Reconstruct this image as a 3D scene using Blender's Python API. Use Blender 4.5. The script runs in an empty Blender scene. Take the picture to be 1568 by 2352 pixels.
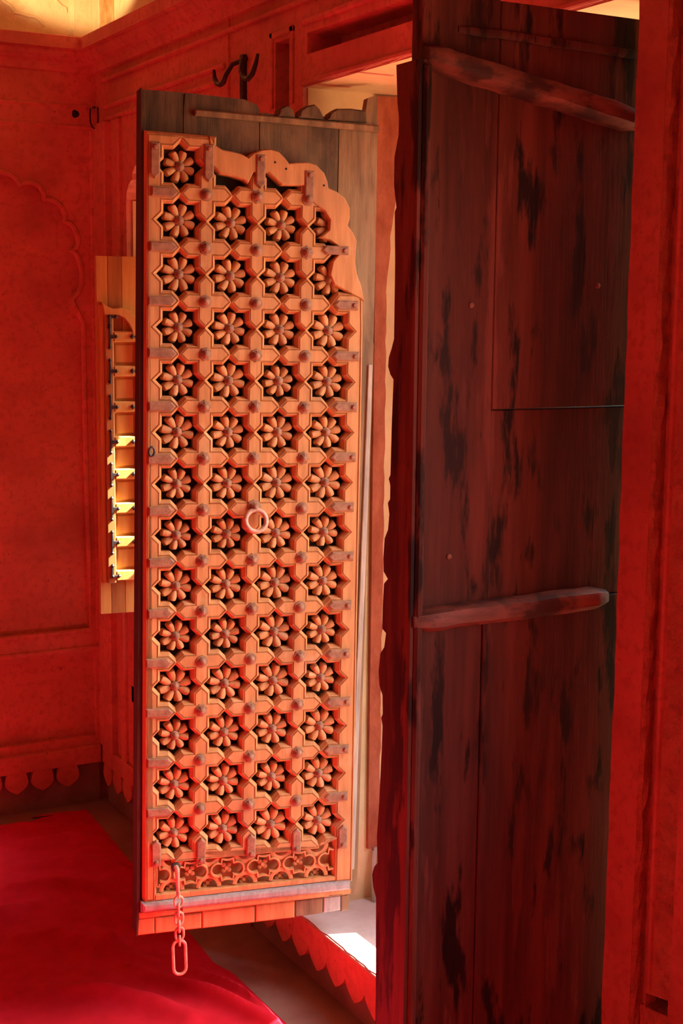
import bpy, math, random
from math import sin, cos, tan, pi, radians, sqrt, atan2
from mathutils import Vector, Matrix
from mathutils.geometry import tessellate_polygon

random.seed(7)
scene = bpy.context.scene
COL = scene.collection

# ------------------------------------------------------------------ camera
cam_d = bpy.data.cameras.new('camera')
cam = bpy.data.objects.new('camera', cam_d)
COL.objects.link(cam)
cam_d.sensor_fit = 'VERTICAL'
cam_d.sensor_height = 36.0
cam_d.lens = 36.0 * 3300.0 / 2352.0
cam_d.clip_start = 0.05
HEAD, PITCH, ROLL = radians(28.8), radians(8.0), radians(0.55)
fw = Vector((sin(HEAD) * cos(PITCH), cos(HEAD) * cos(PITCH), -sin(PITCH)))
r0 = Vector((cos(HEAD), -sin(HEAD), 0))
u0 = r0.cross(fw)
rt = r0 * cos(ROLL) + u0 * sin(ROLL)
up = rt.cross(fw)
M = Matrix((rt, up, -fw)).transposed().to_4x4()
M.translation = Vector((0, 0, 1.69))
cam.matrix_world = M
scene.camera = cam

# ------------------------------------------------------------------ sky, sun, lamp, exposure
world = bpy.data.worlds.new('sky')
scene.world = world
world.use_nodes = True
wn = world.node_tree
wn.nodes.clear()
wo = wn.nodes.new('ShaderNodeOutputWorld')
wb = wn.nodes.new('ShaderNodeBackground')
sk = wn.nodes.new('ShaderNodeTexSky')
sk.sky_type = 'NISHITA'
sk.sun_disc = False
SUN_DIR = Vector((-1.0, 0.33, -0.9)).normalized()      # the way sunlight travels
sk.sun_elevation = math.asin(-SUN_DIR.z)
sk.sun_rotation = atan2(-SUN_DIR.x, -SUN_DIR.y)
sk.air_density = 1.0
sk.dust_density = 2.5
wb.inputs['Strength'].default_value = 0.14
wn.links.new(sk.outputs[0], wb.inputs['Color'])
wn.links.new(wb.outputs[0], wo.inputs['Surface'])

sun_d = bpy.data.lights.new('sun', 'SUN')
sun_d.energy = 6.0
sun_d.angle = radians(0.53)
sun_d.color = (1.0, 0.92, 0.81)
sun = bpy.data.objects.new('sun', sun_d)
COL.objects.link(sun)
sun.rotation_euler = SUN_DIR.to_track_quat('-Z', 'Y').to_euler()
sun.location = (6, 0, 6)

# the warm spot lamp that washes the upper wall in the corner
lamp_d = bpy.data.lights.new('corner_lamp', 'SPOT')
lamp_d.energy = 4.5
lamp_d.color = (1.0, 0.68, 0.30)
lamp_d.spot_size = radians(72)
lamp_d.spot_blend = 0.25
lamp_d.shadow_soft_size = 0.02
lamp = bpy.data.objects.new('corner_lamp', lamp_d)
COL.objects.link(lamp)
lamp.location = (0.95, 4.0, 2.55)
lamp.rotation_euler = (Vector((1.6, 4.5, 3.12)) - Vector(lamp.location)).to_track_quat('-Z', 'Y').to_euler()

scene.view_settings.view_transform = 'Standard'
scene.view_settings.look = 'None'
scene.view_settings.gamma = 1.0
scene.view_settings.use_curve_mapping = False
scene.view_settings.exposure = 3.32
scene.cycles.max_bounces = 12
scene.cycles.diffuse_bounces = 7
scene.cycles.glossy_bounces = 3


# ------------------------------------------------------------------ materials
def rgb(c):
    return (c[0], c[1], c[2], 1.0)


def mat(name, c1, c2, scale=(6, 6, 6), detail=6.0, rough=0.8, bump=0.3, bump_scale=None, spots=(), metal=0.0,
        spec=0.3, lo=0.35, hi=0.65, bump_dist=0.004):
    m = bpy.data.materials.new(name)
    m.use_nodes = True
    nt = m.node_tree
    N, L = nt.nodes, nt.links
    N.clear()
    out = N.new('ShaderNodeOutputMaterial')
    bs = N.new('ShaderNodeBsdfPrincipled')
    L.new(bs.outputs[0], out.inputs[0])
    geo = N.new('ShaderNodeNewGeometry')

    def noise(sc, det, rg=0.6):
        mp = N.new('ShaderNodeMapping')
        mp.inputs['Scale'].default_value = sc
        L.new(geo.outputs['Position'], mp.inputs['Vector'])
        nz = N.new('ShaderNodeTexNoise')
        nz.inputs['Scale'].default_value = 1.0
        nz.inputs['Detail'].default_value = det
        nz.inputs['Roughness'].default_value = rg
        L.new(mp.outputs[0], nz.inputs['Vector'])
        return nz.outputs['Fac']

    def ramp(fac, a, b, ca, cb):
        rp = N.new('ShaderNodeValToRGB')
        rp.color_ramp.elements[0].position = a
        rp.color_ramp.elements[1].position = b
        rp.color_ramp.elements[0].color = ca
        rp.color_ramp.elements[1].color = cb
        L.new(fac, rp.inputs[0])
        return rp.outputs[0]

    col = ramp(noise(scale, detail), lo, hi, rgb(c1), rgb(c2))
    for (cs, sc, a, b, amt) in spots:
        msk = ramp(noise(sc, 5.0), a, b, (0, 0, 0, 1), (amt, amt, amt, 1))
        mx = N.new('ShaderNodeMix')
        mx.data_type = 'RGBA'
        L.new(msk, mx.inputs[0])
        L.new(col, mx.inputs[6])
        mx.inputs[7].default_value = rgb(cs)
        col = mx.outputs[2]
    L.new(col, bs.inputs['Base Color'])
    bs.inputs['Roughness'].default_value = rough
    bs.inputs['Metallic'].default_value = metal
    bs.inputs['Specular IOR Level'].default_value = spec
    if bump > 0:
        bp = N.new('ShaderNodeBump')
        bp.inputs['Strength'].default_value = bump
        bp.inputs['Distance'].default_value = bump_dist
        L.new(noise(bump_scale or tuple(5 * s for s in scale), 6.0, 0.65), bp.inputs['Height'])
        L.new(bp.outputs[0], bs.inputs['Normal'])
    return m


RED = mat('red_sandstone', (0.56, 0.19, 0.135), (0.66, 0.24, 0.17), (5, 5, 5), rough=0.85, bump=0.35, bump_scale=(90, 90, 90),
          spots=[((0.34, 0.11, 0.08), (3, 3, 4), 0.48, 0.72, 0.7), ((0.42, 0.13, 0.09), (45, 45, 45), 0.5, 0.62, 0.55), ((0.20, 0.055, 0.04), (60, 60, 60), 0.66, 0.72, 0.7)], bump_dist=0.003)
REDROUGH = mat('rough_red_stone', (0.52, 0.19, 0.11), (0.66, 0.28, 0.17), (20, 20, 30), rough=0.95, bump=1.0, bump_scale=(60, 60, 45),
               spots=[((0.34, 0.12, 0.08), (30, 30, 40), 0.52, 0.7, 0.6)], bump_dist=0.012)
YEL = mat('yellow_plaster', (0.62, 0.42, 0.21), (0.76, 0.55, 0.30), (7, 7, 7), rough=0.9, bump=0.4, bump_scale=(60, 60, 60),
          spots=[((0.50, 0.30, 0.15), (3, 3, 3), 0.55, 0.75, 0.6)])
YELUP = mat('cream_stone', (0.72, 0.56, 0.33), (0.84, 0.69, 0.44), (6, 6, 6), rough=0.9, bump=0.6, bump_scale=(28, 28, 28),
            spots=[((0.58, 0.40, 0.20), (9, 9, 9), 0.56, 0.68, 0.6)], bump_dist=0.012)
BROWNST = mat('brown_streaked_stone', (0.38, 0.20, 0.07), (0.72, 0.48, 0.22), (40, 14, 14), rough=0.9, bump=0.4)
SILL = mat('pale_sill_stone', (0.60, 0.56, 0.55), (0.72, 0.68, 0.67), (12, 12, 12), rough=0.85, bump=0.35,
           spots=[((0.42, 0.34, 0.28), (9, 9, 9), 0.56, 0.75, 0.6)])
FLOORM = mat('brown_stone_floor', (0.23, 0.15, 0.115), (0.31, 0.21, 0.16), (7, 7, 7), rough=0.8, bump=0.3, bump_scale=(70, 70, 70),
             spots=[((0.13, 0.08, 0.06), (3, 3, 3), 0.55, 0.75, 0.7)])
BOUNCE = mat('bounce_ground', (0.30, 0.19, 0.10), (0.36, 0.24, 0.13), (2, 2, 2), rough=0.9, bump=0.2)
MARGIN = mat('red_painted_margin', (0.36, 0.085, 0.04), (0.52, 0.15, 0.075), (25, 25, 12), rough=0.9, bump=0.9, bump_scale=(70, 70, 50), bump_dist=0.008)
WOODC = mat('carved_wood', (0.40, 0.165, 0.058), (0.55, 0.25, 0.095), (70, 70, 7), rough=0.62, bump=0.35, bump_scale=(260, 260, 22),
            spots=[((0.30, 0.15, 0.075), (11, 11, 5), 0.55, 0.78, 0.65), ((0.64, 0.40, 0.22), (9, 9, 9), 0.58, 0.75, 0.5)], bump_dist=0.0015)
WOODB = mat('weathered_board', (0.15, 0.085, 0.045), (0.30, 0.175, 0.09), (45, 45, 4), rough=0.75, bump=0.5, bump_scale=(160, 160, 14),
            spots=[((0.085, 0.055, 0.04), (12, 12, 3), 0.50, 0.72, 0.7), ((0.38, 0.26, 0.15), (6, 6, 2), 0.56, 0.72, 0.6)], bump_dist=0.003)
WOODG = mat('grey_weathered_wood', (0.30, 0.25, 0.21), (0.46, 0.38, 0.31), (60, 60, 8), rough=0.8, bump=0.5, bump_scale=(160, 160, 20), bump_dist=0.002)
WOODK = mat('near_black_wood', (0.018, 0.012, 0.009), (0.035, 0.022, 0.015), (30, 30, 8), rough=0.9, bump=0.2)
WOODD = mat('dark_old_plank', (0.078, 0.020, 0.012), (0.185, 0.050, 0.030), (24, 24, 1.6), rough=0.62, bump=0.5, bump_scale=(120, 120, 8),
            spots=[((0.010, 0.005, 0.004), (22, 22, 4.4), 0.535, 0.60, 0.94), ((0.40, 0.12, 0.08), (16, 16, 2.0), 0.57, 0.64, 0.6),
                   ((0.045, 0.014, 0.010), (8, 8, 1.0), 0.45, 0.66, 0.75)], bump_dist=0.003, spec=0.18)
WOODD2 = mat('dark_worn_batten', (0.10, 0.038, 0.024), (0.26, 0.09, 0.055), (9, 30, 30), rough=0.55, bump=0.4, bump_scale=(40, 150, 150),
             spots=[((0.03, 0.01, 0.008), (14, 14, 24), 0.46, 0.60, 0.85)], bump_dist=0.003)
WOODB2 = mat('dark_old_board', (0.075, 0.046, 0.028), (0.17, 0.10, 0.055), (45, 45, 4), rough=0.8, bump=0.6, bump_scale=(160, 160, 14),
            spots=[((0.03, 0.02, 0.015), (12, 12, 4), 0.50, 0.68, 0.7), ((0.24, 0.13, 0.07), (8, 8, 5), 0.56, 0.70, 0.7)], bump_dist=0.003)
WOODE = mat('dark_edge_wood', (0.035, 0.013, 0.009), (0.07, 0.025, 0.018), (30, 30, 4), rough=0.8, bump=0.3)
WOODN = mat('honey_varnished_wood', (0.50, 0.28, 0.07), (0.64, 0.39, 0.12), (40, 40, 5), rough=0.35, bump=0.15, bump_scale=(150, 150, 14), spec=0.45, bump_dist=0.001)
WOODN2 = mat('brown_varnished_wood', (0.30, 0.135, 0.04), (0.43, 0.21, 0.065), (40, 40, 5), rough=0.35, bump=0.15, bump_scale=(150, 150, 14), spec=0.45, bump_dist=0.001)
IRON = mat('old_iron', (0.20, 0.092, 0.055), (0.33, 0.16, 0.095), (60, 60, 60), rough=0.5, bump=0.3, metal=0.0, spec=0.2, bump_dist=0.001)
IRONK = mat('black_iron', (0.035, 0.028, 0.026), (0.06, 0.045, 0.04), (60, 60, 60), rough=0.5, bump=0.2, metal=0.4, spec=0.4, bump_dist=0.001)
CHAINM = mat('rusty_chain_iron', (0.42, 0.22, 0.15), (0.58, 0.34, 0.24), (90, 90, 90), rough=0.55, bump=0.3, metal=0.2, spec=0.4,
             spots=[((0.16, 0.12, 0.11), (40, 40, 40), 0.50, 0.66, 0.7)], bump_dist=0.001)
GREYRAIL = mat('grey_painted_rail', (0.25, 0.20, 0.19), (0.36, 0.29, 0.27), (120, 120, 25), rough=0.55, bump=0.4, bump_scale=(280, 280, 40), bump_dist=0.001)
CARPET = mat('red_cloth', (0.47, 0.007, 0.020), (0.54, 0.010, 0.028), (20, 20, 20), rough=0.9, bump=0.25, bump_scale=(900, 900, 900), spec=0.15, bump_dist=0.001)


# ------------------------------------------------------------------ mesh builder
class MB:
    def __init__(self, fn=None):
        self.v, self.f, self.fn = [], [], fn

    def add(self, vs, fs):
        o = len(self.v)
        for p in vs:
            p = self.fn(*p) if self.fn else p
            self.v.append(tuple(p))
        for f in fs:
            self.f.append(tuple(i + o for i in f))

    def box(self, x0, x1, y0, y1, z0, z1, c=0.0):
        if c <= 0:
            vs = [(x, y, z) for x in (x0, x1) for y in (y0, y1) for z in (z0, z1)]
            self.add(vs, [(0, 1, 3, 2), (4, 6, 7, 5), (0, 4, 5, 1), (2, 3, 7, 6), (0, 2, 6, 4), (1, 5, 7, 3)])
            return self
        vs, idx = [], {}
        for i, x in enumerate((x0, x1)):
            for j, y in enumerate((y0, y1)):
                for k, z in enumerate((z0, z1)):
                    sx, sy, sz = (1, -1)[i], (1, -1)[j], (1, -1)[k]
                    idx[i, j, k, 0] = len(vs); vs.append((x, y + sy * c, z + sz * c))
                    idx[i, j, k, 1] = len(vs); vs.append((x + sx * c, y, z + sz * c))
                    idx[i, j, k, 2] = len(vs); vs.append((x + sx * c, y + sy * c, z))
        fs = []
        for i in (0, 1):
            fs.append([idx[i, 0, 0, 0], idx[i, 1, 0, 0], idx[i, 1, 1, 0], idx[i, 0, 1, 0]])
            fs.append([idx[0, i, 0, 1], idx[1, i, 0, 1], idx[1, i, 1, 1], idx[0, i, 1, 1]])
            fs.append([idx[0, 0, i, 2], idx[1, 0, i, 2], idx[1, 1, i, 2], idx[0, 1, i, 2]])
        for a in (0, 1):
            for b in (0, 1):
                fs.append([idx[a, b, 0, 0], idx[a, b, 0, 1], idx[a, b, 1, 1], idx[a, b, 1, 0]])
                fs.append([idx[a, 0, b, 0], idx[a, 0, b, 2], idx[a, 1, b, 2], idx[a, 1, b, 0]])
                fs.append([idx[0, a, b, 1], idx[0, a, b, 2], idx[1, a, b, 2], idx[1, a, b, 1]])
                for k in (0, 1):
                    fs.append([idx[a, b, k, 0], idx[a, b, k, 1], idx[a, b, k, 2]])
        self.add(vs, fs)
        return self

    def plate(self, outer, holes, d0, d1, put):
        """A flat plate with holes; put(a, b, depth) -> xyz; d0 the front face, d1 the back."""
        loops = [outer] + list(holes)
        flat = [p for lp in loops for p in lp]
        tris = tessellate_polygon([[Vector((p[0], p[1], 0)) for p in lp] for lp in loops])
        n = len(flat)
        vs = [put(p[0], p[1], d0) for p in flat] + [put(p[0], p[1], d1) for p in flat]
        fs = [tuple(t) for t in tris] + [tuple(n + i for i in reversed(t)) for t in tris]
        o = 0
        for lp in loops:
            m = len(lp)
            for i in range(m):
                a, b = o + i, o + (i + 1) % m
                fs.append((a, b, b + n, a + n))
            o += m
        self.add(vs, fs)
        return self

    def loft(self, poly, loops, put):
        """poly: outline; loops: (inset, depth) rings from the bottom edge up; the last ring is filled."""
        n = len(poly)
        area = sum(poly[i][0] * poly[(i + 1) % n][1] - poly[(i + 1) % n][0] * poly[i][1] for i in range(n))
        sg = 1 if area > 0 else -1
        vs, fs = [], []
        for (ins, dep) in loops:
            for i in range(n):
                p, q, r = Vector(poly[i - 1]), Vector(poly[i]), Vector(poly[(i + 1) % n])
                e1, e2 = (q - p).normalized(), (r - q).normalized()
                n1, n2 = Vector((-e1.y, e1.x)) * sg, Vector((-e2.y, e2.x)) * sg
                b = n1 + n2
                k = b.dot(n1)
                b = b / max(k, 0.35)
                w = q + b * ins
                vs.append(put(w.x, w.y, dep))
        for l in range(len(loops) - 1):
            for i in range(n):
                a, b = l * n + i, l * n + (i + 1) % n
                fs.append((a, b, b + n, a + n))
        fs.append(tuple((len(loops) - 1) * n + i for i in range(n)))
        self.add(vs, fs)
        return self

    def tube(self, pts, r, closed=False, seg=8, caps=True, flat=1.0):
        pts = [Vector(p) for p in pts]
        n = len(pts)
        rs = r if isinstance(r, (list, tuple)) else [r] * n
        vs, fs = [], []
        ref = None
        for i in range(n):
            if closed:
                t = pts[(i + 1) % n] - pts[i - 1]
            else:
                t = pts[min(i + 1, n - 1)] - pts[max(i - 1, 0)]
            t.normalize()
            if ref is None:
                ref = Vector((0, 0, 1)) if abs(t.z) < 0.9 else Vector((0, 1, 0))
                ref = (ref - t * ref.dot(t)).normalized()
            else:
                ref = (ref - t * ref.dot(t)).normalized()
            bi = t.cross(ref)
            for k in range(seg):
                a = 2 * pi * k / seg
                vs.append(tuple(pts[i] + ref * (cos(a) * rs[i]) + bi * (sin(a) * rs[i] * flat)))
        rng = n if closed else n - 1
        for i in range(rng):
            for k in range(seg):
                a, b = i * seg + k, i * seg + (k + 1) % seg
                c, d = ((i + 1) % n) * seg + (k + 1) % seg, ((i + 1) % n) * seg + k
                fs.append((a, b, c, d))
        if not closed and caps:
            fs.append(tuple(range(seg)))
            fs.append(tuple((n - 1) * seg + k for k in reversed(range(seg))))
        self.add(vs, fs)
        return self

    def lathe(self, prof, put, seg=12, scallop=0.0, lobes=8):
        """prof: (radius, height) from the rim to the tip; put(x, y, height)."""
        vs, fs = [], []
        for (r, hh) in prof:
            for k in range(seg):
                a = 2 * pi * k / seg
                rr = r * (1 + scallop * cos(lobes * a)) if scallop else r
                vs.append(put(rr * cos(a), rr * sin(a), hh))
        for i in range(len(prof) - 1):
            for k in range(seg):
                a, b = i * seg + k, i * seg + (k + 1) % seg
                fs.append((a, b, b + seg, a + seg))
        fs.append(tuple((len(prof) - 1) * seg + k for k in range(seg)))
        self.add(vs, fs)
        return self

    def mesh(self, name, m, smooth=False):
        me = bpy.data.meshes.new(name)
        me.from_pydata(self.v, [], self.f)
        me.validate()
        import bmesh
        bm = bmesh.new()
        bm.from_mesh(me)
        bmesh.ops.recalc_face_normals(bm, faces=bm.faces)
        bm.to_mesh(me)
        bm.free()
        me.materials.append(m)
        if smooth:
            me.polygons.foreach_set('use_smooth', [True] * len(me.polygons))
            try:
                me.set_sharp_from_angle(angle=radians(40))
            except Exception:
                pass
        return me

    def build(self, name, m, parent=None, smooth=False):
        return place(name, self.mesh(name, m, smooth), parent)


def place(name, me, parent=None, loc=None):
    o = bpy.data.objects.new(name, me)
    COL.objects.link(o)
    if parent is not None:
        o.parent = parent
    if loc is not None:
        o.location = loc
    return o


def empty(name, matrix):
    o = bpy.data.objects.new(name, None)
    COL.objects.link(o)
    o.empty_display_size = 0.1
    o.matrix_world = matrix
    return o


def tag(o, label, cat, group=None):
    o['label'] = label
    o['category'] = cat
    if group:
        o['group'] = group
    return o


def struct(o):
    o['kind'] = 'structure'
    return o


def frame(X, Y, Z, loc):
    m = Matrix((X, Y, Z)).transposed().to_4x4()
    m.translation = loc
    return m


def rough_line(p, q, n, amp):
    """Points from p to q (q left out) with a little jitter: a worn stone edge."""
    p, q = Vector(p), Vector(q)
    d = (q - p)
    nn = Vector((-d.y, d.x)).normalized()
    return [tuple(p + d * (i / n) + nn * (random.uniform(-amp, amp) if i else 0)) for i in range(n)]


XW, YC = 1.6, 4.6                     # window wall x, far wall y
SILLZ, HEADZ = 0.16, 2.213
Y0, Y1 = 1.915, 3.12                  # the big window
yz = lambda a, b, d: (d, a, b)        # plates on the window wall
xz = lambda a, b, d: (a, d, b)        # plates on the far wall

# ------------------------------------------------------------------ room shell
struct(MB().box(-2.65, 1.66, -2.55, 4.66, -0.08, 0.0).build('floor', FLOORM))
struct(MB().box(2.10, 14, -8, 12, -0.12, -0.02).build('floor', BOUNCE))  # unseen outside ground, added to bounce warm sunlight into the window
struct(MB().box(-2.65, 2.05, -2.55, 4.75, 3.6, 3.7).build('ceiling', YELUP))
struct(MB().box(-2.65, 2.05, -2.65, -2.55, -0.05, 3.6).build('wall_back', RED))
struct(MB().box(-2.75, -2.65, -2.65, 4.75, -0.05, 3.6).build('wall_side', RED))

# far wall (left in the picture): frame plate with a cusped blind arch, backing, mouldings
nich_r = [(1.556, .606), (1.556, .83), (1.551, 1.12), (1.549, 1.41), (1.549, 1.64), (1.534, 1.668), (1.522, 1.69), (1.512, 1.713), (1.516, 1.722),
          (1.532, 1.735), (1.545, 1.765), (1.547, 1.80), (1.54, 1.84), (1.528, 1.862), (1.514, 1.874), (1.528, 1.88), (1.537, 1.90), (1.534, 1.925),
          (1.522, 1.948), (1.506, 1.962), (1.49, 1.966), (1.494, 1.985), (1.484, 2.008), (1.466, 2.026), (1.444, 2.034), (1.424, 2.034), (1.424, 2.052), (1.41, 2.074),
          (1.386, 2.086), (1.36, 2.083), (1.346, 2.074), (1.334, 2.094), (1.312, 2.108), (1.285, 2.112), (1.262, 2.107), (1.25, 2.13), (1.21, 2.15), (1.16, 2.155),
          (1.13, 2.15), (1.10, 2.18), (1.03, 2.205), (0.97, 2.21), (0.9, 2.24), (0.8, 2.27)]
nich = nich_r + [(1.6 - a, b) for a, b in reversed(nich_r[:-1])]
wl = struct(MB().box(-2.65, 1.7, YC + .022, YC + .12, 0, 2.5).build('wall_left', RED))
MB().plate([(-2.65, .545), (1.6, .545), (1.6, 2.52), (-2.65, 2.52)], [nich], YC - .006, YC + .03, xz).build('arch_panel', RED, wl)
rim = [Vector((a, YC - .006, b)) for a, b in nich]
MB().tube(rim, .0085, closed=True, seg=6).build('arch_rim', RED, wl, True)
MB().plate([(-2.65, .2), (1.595, .2), (1.595, .552), (-2.65, .552)], [[(-2.4, .235), (-2.4, .52), (1.575, .52), (1.575, .235)]], YC - .004, YC + .03, xz).build('dado_frame', RED, wl)
MB().box(-2.65, 1.598, YC - .016, YC + .02, .536, .552, .004).build('dado_ledge', RED, wl)
for z in (2.332, 2.268):
    MB().box(-2.65, 1.585, YC - .010, YC + .02, z - .006, z + .006, .004).build('moulding', RED, wl)
MB().box(1.578, 1.6, YC - .012, YC + .02, .555, 2.262, .004).build('corner_strip', RED, wl)
MB().box(-2.65, 1.7, YC + .0, YC + .12, 2.5, 3.6).build('upper_wall', YELUP, wl)
MB().box(1.528, 1.6, YC - .014, YC + .02, 2.5, 3.6, .002).build('corner_pilaster', YELUP, wl)
# remains of stucco relief on the upper wall
MB().tube([(1.476, YC - .001, 2.700), (1.470, YC - .001, 2.678), (1.476, YC - .001, 2.655), (1.492, YC - .001, 2.640), (1.508, YC - .001, 2.635), (1.512, YC - .001, 2.62)], [.002, .005, .006, .006, .005, .002], seg=6).build('relief_scroll', YELUP, wl, True)
MB().tube([(1.482, YC - .001, 2.672), (1.488, YC - .001, 2.664), (1.498, YC - .001, 2.664), (1.504, YC - .001, 2.672)], [.002, .006, .006, .002], seg=6).build('relief_scroll', YELUP, wl, True)
MB().tube([(1.494, YC - .001, 2.718), (1.528, YC - .001, 2.712)], .004, seg=6).build('relief_scroll', YELUP, wl, True)
for pts in ([(1.29, 2.655), (1.305, 2.635), (1.33, 2.622), (1.342, 2.605), (1.365, 2.602), (1.385, 2.598), (1.41, 2.597), (1.425, 2.585), (1.438, 2.57)],):
    MB().tube([(a, YC - .001, b) for a, b in pts], [.006, .007, .006, .008, .006, .007, .006, .006, .002], seg=6).build('stucco_edge', YELUP, wl, True)

# window wall
out = [(1.842, 0.13), (YC, 0.13), (YC, 2.52), (1.842, 2.52)]
big = ([(Y0, SILLZ)] + rough_line((Y1, SILLZ), (Y1, HEADZ), 18, .003) + rough_line((Y1, HEADZ), (Y0, HEADZ), 18, .004) + rough_line((Y0, HEADZ), (Y0, SILLZ), 40, .0025))
mini_r = [(4.25, .47), (4.25, .745), (4.318, .78), (4.318, 2.02), (4.312, 2.045), (4.296, 2.066), (4.275, 2.078), (4.262, 2.08), (4.262, 2.098), (4.24, 2.118), (4.21, 2.126), (4.18, 2.14), (4.13, 2.16), (4.085, 2.185)]  # lowered behind the shutter so sun reaches the cloth
mini = mini_r + [(8.17 - a, b) for a, b in reversed(mini_r[:-1])]
slot_v = [(3.19, 2.175), (3.268, 2.175), (3.268, 2.335), (3.19, 2.335)]
slot_h = [(2.25, 2.281), (3.1, 2.283), (3.098, 2.332), (2.25, 2.326)]
wr = struct(MB().plate(out, [big, mini, slot_v, slot_h], XW, XW + .09, yz).build('wall_right', RED))
rr = lambda p: [(a, b) for a, b in p]
MB().plate([(1.842, 0.0), (YC + .1, 0.0), (YC + .1, 2.52), (1.842, 2.52)], [[(Y0, SILLZ), (Y1, SILLZ), (Y1, HEADZ), (Y0, HEADZ)], mini], XW + .09, 2.05, yz).build('wall_core', RED, wr)
near_slot = [(1.777, .484), (1.834, .476), (1.834, .502), (1.777, .513)]
MB().plate([(1.764, 0), (1.842, 0), (1.842, 2.52), (1.764, 2.52)], [near_slot], XW + .03, XW + .10, yz).build('recessed_strip', REDROUGH, wr)
MB().box(XW + .10, 2.05, 1.6, 1.842, 0, 2.52).build('wall_core', RED, wr)
MB().plate([(-2.6, 0), (1.764, 0), (1.764, 2.52), (-2.6, 2.52)], [[(.2, .9), (1.42, .9), (1.42, 2.0), (.81, 2.25), (.2, 2.0)]], XW + .022, 2.05, yz).build('wall_panel', RED, wr)  # the hole is an unseen window added to send more sun onto the cloth
MB().tube([(XW + .030, 1.826, z) for z in (.515, 1.0, 1.5, 2.0, 2.5)], .0065, seg=8).build('bead', RED, wr, True)
MB().tube([(XW + .030, 1.842, z) for z in (.0, .25, .48)], .0065, seg=8).build('bead', RED, wr, True)
# rough broken stone along the step beside the window
m_ = MB()
vs, fs = [], []
nz_ = 90
for i in range(nz_ + 1):
    z = 2.5 * i / nz_
    for j, (dx, dy) in enumerate(((0.0005, .0005), (.008, -.006), (.017, -.006), (.0305, 0.001))):
        a = .003 if j in (1, 2) else .0
        vs.append((XW + dx + random.uniform(-a, a), 1.842 + dy * .6 + random.uniform(-a, a), z))
for i in range(nz_):
    for j in range(3):
        a = i * 4 + j
        fs.append((a, a + 1, a + 5, a + 4))
m_.add(vs, fs)
m_.build('broken_edge', REDROUGH, wr)
MB().box(XW + .0, 2.05, -2.6, YC + .1, 2.5, 3.6).build('upper_wall', YELUP, wr)
MB().box(XW - .010, XW + .05, 4.52, 4.585, 2.5, 3.6, .002).build('upper_pilaster', YELUP, wr)
MB().box(XW - .006, XW + .05, 4.405, 4.515, 2.5, 3.6, .002).build('upper_pilaster', BROWNST, wr)
MB().tube([(XW - .001, 4.36, 2.60), (XW - .001, 4.35, 2.64), (XW - .001, 4.335, 2.655), (XW - .001, 4.33, 2.70)], [.003, .008, .008, .004], seg=6).build('stucco_edge', YELUP, wr, True)
MB().tube([(XW - .001, 4.375, 2.66), (XW - .001, 4.37, 2.72)], .006, seg=6).build('stucco_edge', YELUP, wr, True)
# corner mouldings between the far wall and the small window
for (a, b, d) in ((4.541, 4.6, .014), (4.452, 4.528, .024), (4.35, 4.388, .014)):
    MB().box(XW - d, XW + .01, a, b, .20, 2.275, .004).build('moulding', RED, wr)
for z in (2.323, 2.285):
    MB().box(XW - .010, XW + .01, 3.56, 4.50, z - .007, z + .007, .004).build('moulding', RED, wr)
MB().box(XW - .006, XW + .01, 3.535, 3.545, 2.0, 2.44, .002).build('moulding', RED, wr)
for (a, b) in ((3.165, 3.182), (3.276, 3.292)):
    MB().box(XW - .006, XW + .01, a, b, 2.18, 2.36, .002).build('moulding', RED, wr)
MB().box(XW - .006, XW + .01, 3.165, 3.292, 2.345, 2.36, .002).build('moulding', RED, wr)
MB().box(XW - .009, XW + .01, 2.1, 3.12, 2.350, 2.366, .004).build('moulding', RED, wr)
MB().box(XW - .006, XW + .01, 1.93, 3.13, 2.214, 2.226, .003).build('moulding', RED, wr)
MB().box(XW - .012, XW + .01, 1.85, 4.52, 2.40, 2.412, .003).build('moulding', RED, wr)

# big window: lining, sill, added unseen outer screen that shapes the sun beam
w2 = struct(MB().plate([(Y0 - .3, SILLZ - .1), (Y1 + .3, SILLZ - .1), (Y1 + .3, HEADZ + .2), (Y0 - .3, HEADZ + .2)],
                       [[(1.93, .506), (2.815, .506), (2.815, .61), (2.66, .625), (2.63, .66), (2.63, .80), (2.635, 1.0), (2.645, 1.5), (2.65, 1.9), (2.62, 2.15), (2.45, 2.36), (2.2, 2.36), (1.93, 2.2)]],
                       2.05, 2.10, yz).build('window_2', YEL))
MB().box(XW + .012, 2.05, Y1 - .004, Y1 + .03, SILLZ, HEADZ).build('jamb', YEL, w2)
MB().box(XW + .012, 2.05, Y0 - .03, Y0 + .004, SILLZ, HEADZ).build('jamb', YEL, w2)
MB().box(XW + .004, 2.05, Y0 - .01, Y1 + .01, HEADZ - .003, HEADZ + .03).build('soffit', YEL, w2)
m_ = MB()
front = rough_line((XW, Y0), (XW, Y1), 46, .0035)
m_.plate(front + [(XW, Y1), (2.05, Y1), (2.05, Y0)], [], SILLZ + .002, SILLZ - .05, lambda a, b, d: (a, b, d))
m_.build('sill', SILL, w2)
# red painted stone margin of the far jamb, ragged where the paint has gone
rp = ([(1.795, .30)] + rough_line((1.828, .30), (1.828, 1.76), 60, .0022) +
      [(1.829, 1.77), (1.833, 1.80), (1.838, 1.84), (1.836, 1.87), (1.842, 1.90), (1.846, 1.93), (1.851, 1.96), (1.853, 1.99), (1.862, 2.0), (1.90, 2.01), (1.90, 2.205), (1.795, 2.205)])
MB().plate(rp, [], Y1 - .016, Y1, xz).build('jamb_margin', MARGIN, w2)

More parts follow.
